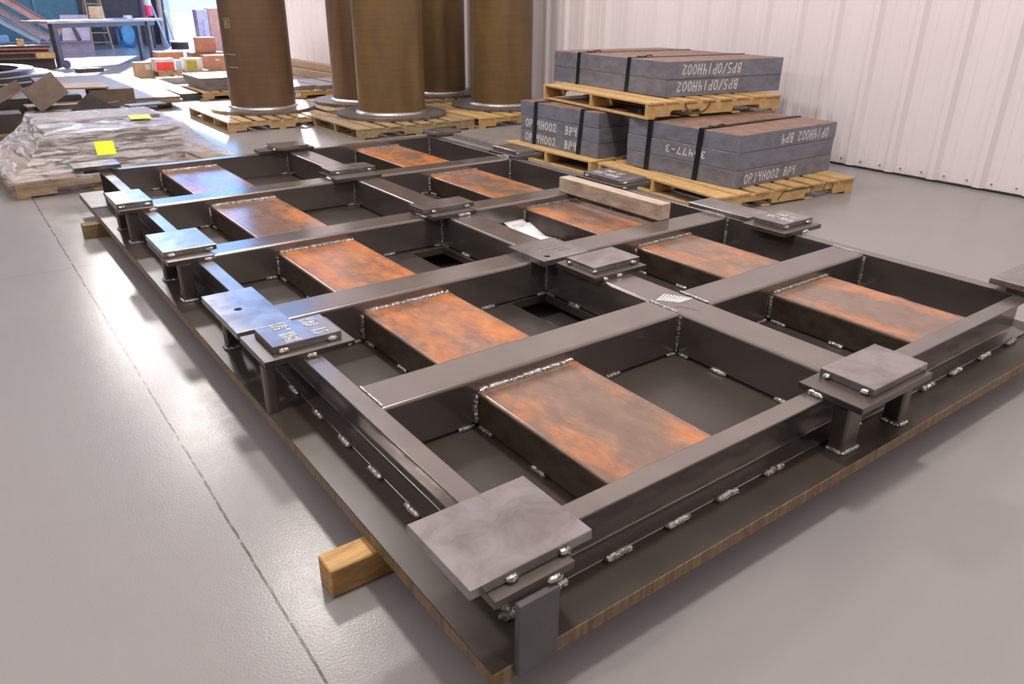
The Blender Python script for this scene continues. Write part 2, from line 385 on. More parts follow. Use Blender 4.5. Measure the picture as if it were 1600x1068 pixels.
for y in YS:
    for x0, x1 in ((WR, XM), (XM + 0.207, XR - WR)):
        MB().prism(rrect(WT, H, 0.017), (x0, y, 0), (0, 1, 0), (0, 0, 1), (x1 - x0, 0, 0)).build('cross_beam', TOPST, skid, smooth=True)
BX = [(0.462, 0.953), (2.272, 2.768)]; HB = 0.148
cells = [(WR, YS[0])] + [(YS[i] + WT, YS[i + 1]) for i in range(3)] + [(YS[3] + WT, YB)]
def wbead(*segs, r=0.011, m=WELD):
    mb = MB()
    for a, b in segs: mb.bead(a, b, r)
    return mb.build('weld_bead', m, skid, smooth=True)
for ci, (x0, x1) in enumerate(BX):
    for ri, (y0, y1) in enumerate(cells):
        cx, cy = (x0 + x1) / 2, (y0 + y1) / 2; w2, l2 = (x1 - x0) / 2, (y1 - y0) / 2
        mb = MB(); pr = rrect(2 * w2, HB, 0.016)
        mb.prism([(p - w2, q) for p, q in pr], (0, -l2, 0), (1, 0, 0), (0, 0, 1), (0, 2 * l2, 0))
        mb.b.normal_update()
        for f in mb.b.faces:
            f.material_index = 1 if f.calc_center_median().z > HB - 0.006 else 0
        bo = mb.build('box_stiffener', [BOXSIDE, RUST], skid, smooth=True, loc=(cx, cy, 0))
        bo.color = ([.32, .7, .85, .5, .4][ri] if ci == 0 else [.4, .42, .6, .6, .8][ri], 0, 0, 1)
        rr = 0.011
        # weld round the back end of the box: across the top, down both corners
        wbead(((x0 + .01, y1 - .006, HB + .002), (x1 - .01, y1 - .006, HB + .002)), ((x0 - .004, y1 - .006, HB - .01), (x0 - .004, y1 - .006, .01)),
              ((x1 + .004, y1 - .006, HB - .01), (x1 + .004, y1 - .006, .01)), r=0.0115, m=WELD if ci == 0 else WELDD)
        # stitch welds to the base plate
        wbead(((x0 - .004, y1 - .11, .006), (x0 - .004, y1 - .02, .006)), ((x0 - .09, y1 - .005, .006), (x0 - .015, y1 - .005, .006)), r=0.010, m=WELDD)
        yy = [y0 + 0.17 * (y1 - y0), y0 + 0.5 * (y1 - y0)]
        if ri < 3 or ci == 0:
            for q in yy: wbead(((x0 - .005, q - .04, .007), (x0 - .005, q + .04, .007)), r=0.011)
        # corners of the cell and stitches on the far wall
        bx1 = XM if ci == 0 else XR - WR
        wbead(((bx1 - .004, y1 - .004, .01), (bx1 - .004, y1 - .004, H - .012)), r=0.009, m=WELDD)
        wbead(((bx1 - .07, y1 - .005, .006), (bx1 - .01, y1 - .005, .006)), ((bx1 - .005, y1 - .08, .006), (bx1 - .005, y1 - .01, .006)), r=0.009, m=WELDD)
        if ri < 3:
            wbead(((x1 + .18, y1 - .005, .007), (x1 + .27, y1 - .005, .007)), r=0.011, m=WELDD)
            for q in (0.25, 0.68):
                yq = y0 + q * (y1 - y0); wbead(((bx1 - .005, yq - .045, .007), (bx1 - .005, yq + .045, .007)), r=0.012)
# top seams where cross beams meet the rails
for y in YS:
    for x in (WR + .004, XM - .002, XM + .209, XR - WR - .004):
        if (y == YS[1] or y == YS[2] or y == YS[3]) and XM - .1 < x < XM + .3: continue
        wbead(((x, y + .012, H + .001), (x, y + WT - .012, H + .001)), r=0.0065)
# stitch welds along the outer flanges
for q in (0.28, 0.53, 0.79, 1.035, 1.28, 1.53, 1.95, 2.35, 2.75, 3.2, 3.7, 4.4, 5.0): wbead(((-.007, q - .045, .009), (-.007, q + .045, .009)), r=0.0125)
for q in (0.14, 0.389, 0.645, 0.882, 1.133, 1.62, 1.98, 2.2, 2.45, 2.72, 3.0): wbead(((q - .055, -.007, .009), (q + .055, -.007, .009)), r=0.014)
# the pads: base plate on the rails, thicker cap plate tacked on top
TB = 0.026; TC = 0.031
def pad(base, cap, tacks=(), under=(), hole=None, text=None):
    b = MB().box(base[0], base[1], H, base[2], base[3], H + TB).build('pad_base', STEEL, skid, bevel=0.0015)
    c = MB().box(cap[0], cap[1], H + TB, cap[2], cap[3], H + TB + TC).build('pad_cap', PADST, b, bevel=0.002)
    for (x, y, dx, dy) in tacks:
        MB().bead((x - dx, y - dy, H + TB + .009), (x + dx, y + dy, H + TB + .009), 0.0115).build('weld_tack', WELD, b, smooth=True)
    for (x, y, dx, dy) in under:
        MB().bead((x - dx, y - dy, H + .008), (x + dx, y + dy, H + .008), 0.011).build('weld_tack', WELD, b, smooth=True)
    if text:
        for t, o, rgt, u_, hh, ww, mm in text:
            lettering(t, (o[0], o[1], H + TB + TC), rgt, u_, hh, (0, 0, 1), ww, 0.0065, b, mm)
    return b
def front_tacks(cap, f=(0.14, 0.85)): return [(cap[0] + k * (cap[2] - cap[0]), cap[1] - .004, .022, 0) for k in f]
near_cap = (-.201, -.106, .178, .190)
pad((-.155, -.142, .089, .12), near_cap, [(-.08, -.108, .02, 0), (.085, -.108, .02, 0)], [(0.02, -.146, .022, 0), (.12, -.03, .02, 0)])
c = (-.098, 1.445, .19, 1.665)
pad((-.152, 1.393, .225, 1.69), c, front_tacks(c), [(.035, 1.388, .022, 0), (.2, 1.40, .012, 0)],
    text=[('PAD IS', (.085, 1.64), (0, -1, 0), (1, 0, 0), .06, .18, CHALK), ('5/8" HIGH', (-.035, 1.66), (0, -1, 0), (1, 0, 0), .06, .21, CHALK)])
c = (-.15, 2.95, .132, 3.352); pad((-.152, 2.86, .09, 3.32), c, front_tacks(c), [(.06, 2.857, .03, 0)])
c = (-.146, 4.2, .08, 4.6); pad((-.142, 4.13, .086, 4.55), c, front_tacks(c), [(.06, 4.127, .03, 0)])
c = (-.19, 5.63, .157, 5.88); pad((-.12, 5.65, .09, 5.86), c)
c = (1.455, 5.64, 1.775, 5.90); pad((1.325, 5.69, 1.845, 5.85), c, [(1.45, 5.66, 0, .02), (1.45, 5.86, 0, .015)])
c = (1.445, 4.40, 1.835, 4.60); pad((1.415, 4.22, 1.80, 4.56), (1.445, 4.395, 1.835, 4.6), front_tacks(c), [(1.41, 4.36, 0, .05)])
c = (1.44, 2.94, 1.838, 3.13); pad((1.463, 2.85, 1.80, 3.15), c, front_tacks(c, (.2, .85)), [(1.458, 3.0, 0, .07), (1.7, 2.846, .05, 0)])
c = (1.57, 1.437, 1.90, 1.655); pad((1.53, 1.383, 1.90, 1.69), c, [(1.578, 1.434, .012, 0), (1.85, 1.433, .022, 0), (1.566, 1.62, 0, .012)], [(1.60, 1.379, .016, 0), (1.70, 1.379, .022, 0)])
c = (1.497, -.118, 1.868, .097); pad((1.388, -.144, 1.866, .11), c, [(1.493, .065, 0, .016), (1.493, -.085, 0, .016)], [(1.384, .035, 0, .032)])
RT = [('PAD IS', (3.16, 1.415), (0, 1, 0), (-1, 0, 0), -.05, .15, CHALK)]
c = (3.085, 1.38, 3.385, 1.60); pad((3.01, 1.315, 3.39, 1.625), c, [(3.11, 1.377, .02, 0), (3.34, 1.377, .02, 0)], [(3.22, 1.31, .03, 0)],
    text=[('PAD IS', (3.25, 1.56), (0, -1, 0), (1, 0, 0), .045, .15, CHALK), ('5/8" HIGH', (3.17, 1.585), (0, -1, 0), (1, 0, 0), .045, .19, CHALK)])
c = (3.11, 2.84, 3.385, 3.27); pad((3.06, 2.80, 3.40, 3.30), c, [(3.15, 2.836, .022, 0), (3.106, 3.22, 0, .02)], [(3.11, 2.796, .02, 0)],
    text=[('PAD IS', (3.26, 3.19), (0, -1, 0), (1, 0, 0), .055, .2, CHALK), ('5/8" HIGH', (3.16, 3.22), (0, -1, 0), (1, 0, 0), .055, .27, CHALK)])
c = (3.18, 4.275, 3.40, 4.635); pad((3.12, 4.2, 3.42, 4.62), c, [(3.2, 4.27, .018, 0)], [(3.116, 4.35, 0, .05)])
c = (3.12, 5.59, 3.44, 5.83); pad((3.14, 5.6, 3.35, 5.8), c)
c = (3.10, -.106, 3.46, .195); pad((3.13, -.142, 3.39, .12), c)
# plain bearing plates at the second cross beam
def bplate(x0, y0, x1, y1, hole=None):
    o = MB().box(x0, y0, H, x1, y1, H + .031).build('bearing_plate', PADST, skid)
    if hole:
        mb = MB(); mb.lathe([(0.0001, -.05), (.017, -.05), (.017, .08), (0.0001, .08)], (hole[0], hole[1], H), 20); cut(o, mb)
    bv = o.modifiers.new('bevel', 'BEVEL'); bv.width = 0.002; bv.limit_method = 'ANGLE'
    return o
bplate(-.152, 1.724, .0855, 2.238, (-.062, 1.985))
mp_ = bplate(1.475, 1.725, 1.80, 2.055, (1.55, 1.79))
bplate(3.12, 1.665, 3.345, 2.172)
for k, (yy, n) in enumerate(((1.92, 9), (1.87, 13), (1.83, 7))):   # faint scribbled chalk
    mb = MB(); pts = [(1.545 + .015 * k + .19 * i / n, yy + (.012 if i % 2 else -.012) * random.uniform(.3, 1), H + .0316) for i in range(n + 1)]
    mb.ribbon(pts, .004, (0, 0, 1)); mb.build('chalk_lettering', CHALKD, mp_)
mb = MB()
for i in range(9):
    x = 1.622 + i * .008; y = 1.055 - i * .010
    mb.ribbon([(x - .005, y - .02, H + .0006), (x + .085, y + .012 - .004 * i, H + .0006)], .008, (0, 0, 1))
mb.build('chalk_mark', CHALK, skid)
mb = MB(); mb.ribbon([(1.62 + .06 * t, .925 - .10 * t * t, H + .0006) for t in [i / 8 for i in range(9)]], .0035, (0, 0, 1)); mb.build('chalk_mark', CHALKD, skid)
# posts under the overhanging pads
def post(x0, y0, x1, y1, z1=H, weld=True, m=STEEL):
    MB().prism([(x0 + p, y0 + q) for p, q in rrect(x1 - x0, y1 - y0, min(.012, (x1 - x0) * .3))], (0, 0, 0), (1, 0, 0), (0, 1, 0), (0, 0, z1)).build('pad_post', m, skid, smooth=True)
    if weld:
        wbead(((x0 - .004, y0 - .004, .005), (x1 + .004, y0 - .004, .005)), ((x0 - .004, y0 - .004, .005), (x0 - .004, y1, .005)), r=0.009)
for yy in (2.84, 3.24, 4.14, 4.53): post(-.105, yy, -.035, yy + .06)
post(-.105, 2.10, -.05, 2.15); post(-.158, 1.398, -.11, 1.45, weld=False)
for yy in (1.40, 2.1, 2.85, 3.22, 4.25, 4.55): post(3.24, yy, 3.31, yy + .06, weld=False)
post(1.425, -.085, 1.525, -.02); post(1.79, -.10, 1.85, -.03)
MB().box(-.099, -.164, -.028, .026, -.1442, .199).build('corner_post_plate', plain('bluish_plate', (0.13, 0.125, 0.125), 0.35, 0.3), skid, bevel=0.002)
wbead(((.03, -.146, .198), (.07, -.12, .198)), r=.009)
wbead(((-.05, -.01, .012), (.03, -.03, .012)), ((-.01, .0, .006), (-.012, .13, .006)), r=.014, m=WELDD)

# ---------------------------------------------------------------- timbers under and on the skid
def timber(name, label, x0, y0, z0, x1, y1, z1, m, rz=0, cat='timber', bevel=0.004):
    w, d = (x1 - x0) / 2, (y1 - y0) / 2
    o = MB().box(-w, -d, 0, w, d, z1 - z0).build(name, m, None, bevel=bevel)
    o.location = (x0 + w, y0 + d, z0); o.rotation_euler = (0, 0, rz); return tag(o, label, cat)
timber('wooden_bearer', 'short square timber end sticking out from under the near left side of the steel frame', -.315, .478, 0, 3.5, .572, .103, wood('bearer_timber', (0.56, 0.34, 0.13), (0.36, 0.2, 0.075), (3, 14, 14)))
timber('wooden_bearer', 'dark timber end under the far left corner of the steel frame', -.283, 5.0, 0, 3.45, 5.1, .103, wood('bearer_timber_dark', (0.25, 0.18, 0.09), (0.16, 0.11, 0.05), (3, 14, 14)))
timber('timber_block', 'weathered grey square timber lying across the top of the steel frame', 2.665, 2.018, .3535, 2.765, 3.04, .460, GREYW, 0.0)

# paper in the cell
t = thing('paper_sheets', 'folded white printed paper lying in a cell of the steel frame', 'paper', (2.17, 2.75, 0.15))
def sheet(dx, dy, dz, rz, curl, name):
    mb = MB(); n = 10; g = [[None] * (n + 1) for _ in range(5)]
    for i in range(5):
        for j in range(n + 1):
            a = i / 4 - .5; b = j / n - .5
            x, y = a * .17, b * .38; z = .002 + dz + curl * max(0, -b - .15) ** 2 * 1.6 + .12 * max(0, b)
            g[i][j] = mb.b.verts.new((dx + x * math.cos(rz) - y * math.sin(rz), dy + x * math.sin(rz) + y * math.cos(rz), z))
    for i in range(4):
        for j in range(n): mb.b.faces.new((g[i][j], g[i + 1][j], g[i + 1][j + 1], g[i][j + 1]))
    o = mb.build(name, PAPER, t, smooth=True)
    sm = o.modifiers.new('thick', 'SOLIDIFY'); sm.thickness = .0006
    return o
sheet(.02, -.05, .0, -.1, .16, 'paper_sheet'); s2 = sheet(0, 0, .012, .0, .06, 'paper_sheet')
mb = MB(); mb.ribbon([(.01 + .02 * math.cos(a / 12 * 2 * PI), .12 + .02 * math.sin(a / 12 * 2 * PI), .056) for a in range(13)], .003, (0, 0, 1))
for k in range(2): mb.ribbon([(-.03 + .015 * k, .0, .0155), (-.03 + .015 * k, -.07, .0155)], .004, (0, 0, 1))
mb.build('printed_mark', INK, s2)

# ---------------------------------------------------------------- pallets
def pallet(label, x, y, w, d, rz=0.0, z=0.0, h=0.145, nb=7, ns=3, m=PALLET_Y, mark=None, nbot=4, name='wooden_pallet', group=None):
    r = thing(name, label, 'pallet', (x, y, z), rz, group); tb = 0.02; sb = 0.017; st = 0.042
    hs = h - tb - sb
    for k in range(ns):
        yy = (d - st) * k / (ns - 1)
        pr = [(0, 0)]
        for c in (0.27, 0.73):
            a, b = c * w - .11 * w, c * w + .11 * w; nh = hs * .45
            pr += [(a, 0), (a + .004, nh * .6), (a + .02, nh), (b - .02, nh), (b - .004, nh * .6), (b, 0)]
        pr += [(w, 0), (w, hs), (0, hs)]
        MB().prism(pr, (0, yy, sb), (1, 0, 0), (0, 0, 1), (0, st, 0)).build('stringer', m, r, bevel=0.002)
    bw = w / nb * 0.72
    for k in range(nb):
        q = bw * 1.25 if k in (0, nb - 1) else bw
        xx = 0 if k == 0 else (w - q if k == nb - 1 else (w - bw) * k / (nb - 1)); j = random.uniform(-.006, .006)
        MB().box(xx, -.012 + j, h - tb, xx + q, d + .012 + j, h).build('deck_board', m, r, bevel=0.002)
    for k in range(nbot):
        xx = (w - .1) * k / (nbot - 1)
        MB().box(xx, 0, 0, xx + .1, d, sb).build('bottom_board', m, r, bevel=0.002)
    return r
pa = pallet('yellow pallet nearest the right wall, under the nearer triple stack of slabs', 4.203, 2.774, 1.76, 1.718, -.111, nb=8)
mb = MB()
mb.ribbon([(.74, -.003, .045), (.8, -.003, .11), (1.18, -.003, .115), (1.16, -.003, .05)], .014, (0, -1, 0))
mb.ribbon([(1.4 + .06 * math.cos(a / 14 * 2 * PI), -.003, .085 + .05 * math.sin(a / 14 * 2 * PI)) for a in range(15)], .012, (0, -1, 0)); mb.build('paint_mark', PAINTM, pa)
pallet('yellow pallet under the farther triple stack of slabs', 4.36, 4.56, 1.72, 1.5, 0, nb=8)
pc = pallet('yellow pallet lying on top of the slab stacks, carrying the upper two slabs', 4.51, 3.962, 1.757, 1.93, -.131, .6195, .155, nb=8)
mb = MB(); mb.ribbon([(.62 + .16 * math.cos(PI + a / 10 * PI), -.003, .13 + .1 * math.sin(PI + a / 10 * PI)) for a in range(11)], .02, (0, -1, 0)); mb.build('paint_mark', PAINTM, pc)

# ---------------------------------------------------------------- steel slab stacks with straps
def slab_stack(x, y, w, d, rz, z0, n, t, labels, group):
    out = []
    for k in range(n):
        o = MB().box(0, 0, 0, w, d, t - .0015, 0, top=1).build('steel_slab', [SLAB, SLABTOP], None, bevel=0.005, seg=2)
        o.location = (x + random.uniform(-.004, .004), y + random.uniform(-.006, .006), z0 + k * t); o.rotation_euler = (0, 0, rz + random.uniform(-.002, .002))
        tag(o, labels[k], 'steel slab', group); out.append(o)
    return out
def strap(label, x, y, w, d, rz, z0, h, f, group, lean=0.0, seal=True):
    r = thing('steel_strap', label, 'strap', (x, y, z0), rz, group)
    e = .006; yy = f * d; bw = .06; mb = MB()
    def strip(a, b):
        a, b = V(a), V(b); mb.b.faces.new([mb.b.verts.new(p) for p in (a, b, b + V((0, bw, 0)), a + V((0, bw, 0)))])
    strip((-e, yy + lean, 0), (-e, yy, h + e)); strip((-e, yy, h + e), (w + e, yy, h + e)); strip((w + e, yy, h + e), (w + e, yy + lean, 0))
    o = mb.build('strap_band', STRAP, r); sm = o.modifiers.new('thick', 'SOLIDIFY'); sm.thickness = .002
    if not seal: return r
    MB().box(.12, yy - .004, h + e, .2, yy + bw + .004, h + e + .008).build('strap_seal', STRAP, r)
    mb = MB(); mb.tube([(.2, yy + .02, h + .014), (.27, yy + .03, h + .022), (.3, yy + .025, h + .012)], .006, 6); mb.build('strap_tail', STRAP, r)
    return r
GS = 'thick steel slabs stacked on the yellow pallets'
zR = .1455; tS = .155
R_ = slab_stack(4.572, 2.889, 1.467, 1.354, .011, zR, 3, tS, ['bottom thick steel slab of the nearer triple stack, chalked on its end',
    'middle thick steel slab of the nearer triple stack, chalked on its long side', 'top rusty thick steel slab of the nearer triple stack'], GS)
L_ = slab_stack(4.503, 4.621, 1.25, 1.341, 0, zR, 3, tS, ['bottom chalked steel slab of the farther triple stack', 'middle chalked steel slab of the farther triple stack',
    'top unmarked steel slab of the farther triple stack, beneath the upper pallet'], GS)
C_ = slab_stack(4.95, 4.16, 1.644, 2.02, -.102, .775, 2, .171, ['lower of the two chalked slabs on the uppermost pallet', 'uppermost rusty steel slab of all, against the white wall'], GS)
NF = (0, -1, 0); NL = (-1, 0, 0)
lettering('OP14H002 BP4', (.11, 0, .035), (1, 0, 0), (0, 0, 1), .08, NF, .78, .011, R_[0], skew=.1)
lettering('OP14H002 BP4', (1.34, 0, .115), (-1, 0, 0), (0, 0, -1), .085, NF, .76, .011, R_[2], skew=.1)
lettering('30477-3', (0, .36, .115), (0, 1, 0), (0, 0, -1), .06, NL, .5, .009, R_[1])
lettering('OP14H002  BP4', (0, 1.25, .03), (0, -1, 0), (0, 0, 1), .085, NL, .92, .012, L_[0], skew=.05)
lettering('OP14H002  BP4', (0, 1.25, .03), (0, -1, 0), (0, 0, 1), .085, NL, .92, .012, L_[1], skew=.05)
lettering('OP', (.55, 0, .06), (1, 0, 0), (0, 0, 1), .07, NF, .17, .01, L_[2], CHALKD)
lettering('BP5/OP14H002', (1.02, 0, .135), (-1, 0, 0), (0, 0, -1), .095, NF, .83, .011, C_[1], skew=.12)
lettering('BP5/OP14H002', (1.0, 0, .145), (-1, 0, 0), (0, 0, -1), .095, NF, .86, .011, C_[0], skew=.12)
GT = 'black straps round the slab stacks'
strap('black strap on the nearer triple slab stack, closer to the camera', 4.572, 2.889, 1.467, 1.354, .011, zR, 3 * tS, .30, GT, .03)
strap('black strap on the nearer triple slab stack, farther from the camera', 4.572, 2.889, 1.467, 1.354, .011, zR, 3 * tS, .76, GT, .02)
strap('black strap on the farther triple slab stack, at the far end of the lettering', 4.503, 4.621, 1.25, 1.341, 0, zR, 3 * tS, .76, GT, .03, False)
strap('black strap on the farther triple slab stack, at the near end of the lettering', 4.503, 4.621, 1.25, 1.341, 0, zR, 3 * tS, .17, GT, .05, False)
strap('black strap round the two topmost slabs, at the near end', 4.95, 4.16, 1.644, 2.02, -.102, .775, .342, .28, GT, .03)
strap('black strap round the two topmost slabs, at the far end', 4.95, 4.16, 1.644, 2.02, -.102, .775, .342, .73, GT, .02)

# steel sheet on the floor beyond the skid
o = MB().box(0, 0, 0, 1.25, 2.2, .06).build('steel_sheet', plain('grey_sheet_steel', (0.3, 0.27, 0.265), 0.35, 0.1), None, bevel=.002)
o.location = (4.40 - .03, 5.0, 0); o.rotation_euler = (0, 0, -.02); o.location = (4.42, 6.2, 0)
o.data.transform(Matrix.Diagonal((1.1, .56, 1, 1)))
tag(o, 'flat grey steel plate on the floor behind the steel frame', 'steel plate')

# ---------------------------------------------------------------- pipe columns
PR_ = 0.48; FR = 0.785
def column(label, x, y, z, m, hgt=3.4, R=PR_, F=FR):
    r = thing('flanged_pipe', label, 'steel pipe', (x, y, z), 0, 'rusty flanged pipes standing upright on pallets')
    MB().lathe([(R - .1, 0), (F, 0), (F, .048), (R, .048)], (0, 0, 0), 72).build('base_flange', FLANGE, r, smooth=True, bevel=.004)
    mb = MB(); n = 96
    prof = [(R + .042, .046), (R + .036, .056), (R + .018, .074), (R + .002, .082), (R - .01, .08), (R - .01, .046), (R + .042, .046)]
    mb.lathe(prof, (0, 0, 0), n).build('weld_fillet', WELD, r, smooth=True)
    MB().lathe([(R - .02, .048), (R, .048), (R, hgt), (R - .02, hgt), (R - .02, .048)], (0, 0, 0), 96).build('pipe', m, r, smooth=True)
    return r
ZP = 0.14
c1 = column('nearest rusty brown pipe column, alone on the left-hand pallet', 3.0, 10.4, ZP, PIPE_A, R=.468, F=.75)
c2 = column('rusty pipe column in the middle, in front of its twin', 4.34, 8.85, ZP, PIPE_B)
column('rusty pipe column half hidden behind the middle column', 4.66, 10.44, ZP, PIPE_A)
column('rightmost rusty pipe column, beside the white wall and the slab stacks', 6.25, 8.80, ZP, PIPE_B)
column('farthest rusty pipe column, behind between the middle and right columns', 6.27, 10.75, ZP, PIPE_B)
a0 = math.atan2(-1.22 - 10.4, -.909 - 3.0)
def on_pipe(R, a, z): return (R * math.cos(a), R * math.sin(a), z)
mb = MB()
for zz, aa, ab in ((.79, -1.15, -.68), (.62, -1.12, -.66)):
    for i in range(8):
        p, q = a0 + aa + (ab - aa) * i / 8, a0 + aa + (ab - aa) * (i + 1) / 8
        mb.ribbon([on_pipe(.4695, p, zz), on_pipe(.4695, q, zz)], .009, (math.cos(p), math.sin(p), 0))
for pts in ([(0, 0), (0, .12), (.16, .12), (.16, 0), (0, 0)], [(.05, .02), (.05, .1), (.11, .09), (.06, .06), (.12, .04), (.05, .02)]):
    for (p, q), (p2, q2) in zip(pts[:-1], pts[1:]):
        a1, a2 = a0 - .98 + p * 1.3, a0 - .98 + p2 * 1.3
        mb.ribbon([on_pipe(.4695, a1, 1.14 + q), on_pipe(.4695, a2, 1.14 + q2)], .008, (math.cos(a1), math.sin(a1), 0))
mb.build('chalk_mark', plain('cream_chalk', (0.5, 0.4, 0.25), 0.9), c1)
pallet('tan pallet under the nearest pipe column', 2.12, 9.32, 1.5, 1.9, 0, h=.14, nb=8, ns=4, m=PALLET_T, nbot=3)
pallet('weathered pallet under the middle pipe column', 3.30, 7.84, 1.80, 1.42, .0, h=.14, nb=8, ns=3, m=PALLET_G, nbot=3)
pallet('weathered pallet under the half hidden pipe column', 3.72, 9.72, 1.7, 1.5, 0, h=.14, nb=7, m=PALLET_G, nbot=3)
pallet('yellow pallet under the rightmost pipe column', 5.17, 7.8, 1.72, 1.8, .0, h=.14, nb=7, m=PALLET_Y, nbot=3)
pallet('tan pallet under the farthest pipe column', 5.5, 9.95, 1.5, 1.6, 0, h=.14, nb=7, m=PALLET_T, nbot=3)

# behind the columns: pallet of grey plates, timbers by the wall
pf = pallet('yellow pallet of grey plates behind the nearest column', 4.2, 12.4, 1.7, 1.5, .0, h=.14, nb=8, m=PALLET_Y)
MB().box(.02, -.0075, .055, .16, -.002, .15).build('white_label', PAPER, pf)
lettering('87', (.045, -.0075, .075), (1, 0, 0), (0, 0, 1), .05, NF, .09, .008, pf, INK, name='label_number')
GY = plain('grey_plate_steel', (0.27, 0.25, 0.25), 0.4, 0.2)
for k, (x, y, w, d, lb) in enumerate([(4.25, 12.55, .45, 1.2, 'left grey plate on the pallet behind the nearest column'), (4.75, 12.45, .4, 1.3, 'middle grey plate on the pallet behind the nearest column'),
        (5.25, 12.6, .55, 1.2, 'right grey plate on the pallet behind the nearest column')]):
    o = MB().box(0, 0, 0, w, d, .075).build('steel_plate', GY, None, bevel=.003); o.location = (x, y, .1405); tag(o, lb, 'steel plate', 'grey plates behind the columns')
for k, (x, z, lb, zt) in enumerate([(6.15, 0, 'lower long timber lying along the white wall behind the columns', .16), (6.30, .165, 'upper long timber on the pile along the white wall', .15)]):
    o = MB().box(0, 0, 0, .2, 5.2, zt).build('long_timber', wood('wall_timber', (0.4, 0.28, 0.19), (0.28, 0.19, 0.12), (14, 2, 14)), None, bevel=.005); o.location = (x, 13.9, z); o.rotation_euler = (0, 0, .02); tag(o, lb, 'timber')

# ---------------------------------------------------------------- shrink-wrapped pallet
pallet('pallet below the clear shrink wrap at the left edge', -.56, 6.66, 1.95, 1.95, .06, h=.15, nb=7, m=PALLET_T)
BW = plain('wrapped_bundle', (0.17, 0.12, 0.1), 0.5)
o = MB().box(0, 0, 0, 1.2, .62, .33).build('wrapped_bundle', BW, None, bevel=.01); o.location = (-.19, 7.05, .1515); o.rotation_euler = (0, 0, .04); tag(o, 'front dark bundle seen through the shrink wrap', 'bundle')
o = MB().box(0, 0, 0, 1.15, .7, .36).build('wrapped_bundle', BW, None, bevel=.01); o.location = (-.18, 7.72, .1515); o.rotation_euler = (0, 0, .04); tag(o, 'rear dark bundle seen through the shrink wrap', 'bundle')
def wrap_mat():
    m, nt, bs = newmat('clear_shrink_wrap')
    out = nt.nodes['Material Output']; nt.nodes.remove(bs)
    tc, mp = _coords(nt, (1.0, 1.0, 11), rnd=False)
    w = _noise(nt, mp.outputs[0], 2.6, 9, 0.75, 0.6)
    b = _n(nt, 'ShaderNodeBump'); b.inputs['Strength'].default_value = 1.0; b.inputs['Distance'].default_value = 0.05; nt.links.new(w, b.inputs['Height'])
    gl = _n(nt, 'ShaderNodeBsdfGlossy'); gl.inputs['Roughness'].default_value = 0.2; gl.inputs['Color'].default_value = (1, 1, 1, 1); nt.links.new(b.outputs[0], gl.inputs['Normal'])
    df = _n(nt, 'ShaderNodeBsdfDiffuse'); df.inputs['Color'].default_value = (0.92, 0.9, 0.92, 1); nt.links.new(b.outputs[0], df.inputs['Normal'])
    tr = _n(nt, 'ShaderNodeBsdfTransparent'); tr.inputs['Color'].default_value = (0.93, 0.92, 0.93, 1)
    m1 = _n(nt, 'ShaderNodeMixShader'); m1.inputs[0].default_value = 0.45; nt.links.new(gl.outputs[0], m1.inputs[1]); tl = _n(nt, 'ShaderNodeBsdfTranslucent'); tl.inputs['Color'].default_value = (0.85, 0.83, 0.85, 1); m0 = _n(nt, 'ShaderNodeMixShader'); m0.inputs[0].default_value = 0.5; nt.links.new(df.outputs[0], m0.inputs[1]); nt.links.new(tl.outputs[0], m0.inputs[2]); nt.links.new(m0.outputs[0], m1.inputs[2])
    m2 = _n(nt, 'ShaderNodeMixShader'); f0 = _range(nt, w, 0.44, 0.56, 0.17, 0.97); sp = _n(nt, 'ShaderNodeSeparateXYZ'); nt.links.new(tc.outputs['Object'], sp.inputs[0]); fz = _range(nt, sp.outputs[2], 0.1, 0.2, 0.3, 1.0)
    fm = _n(nt, 'ShaderNodeMath', operation='MULTIPLY'); nt.links.new(f0, fm.inputs[0]); nt.links.new(fz, fm.inputs[1]); f = fm.outputs[0]; nt.links.new(f, m2.inputs[0])
    nt.links.new(tr.outputs[0], m2.inputs[1]); nt.links.new(m1.outputs[0], m2.inputs[2]); nt.links.new(m2.outputs[0], out.inputs['Surface'])
    return m
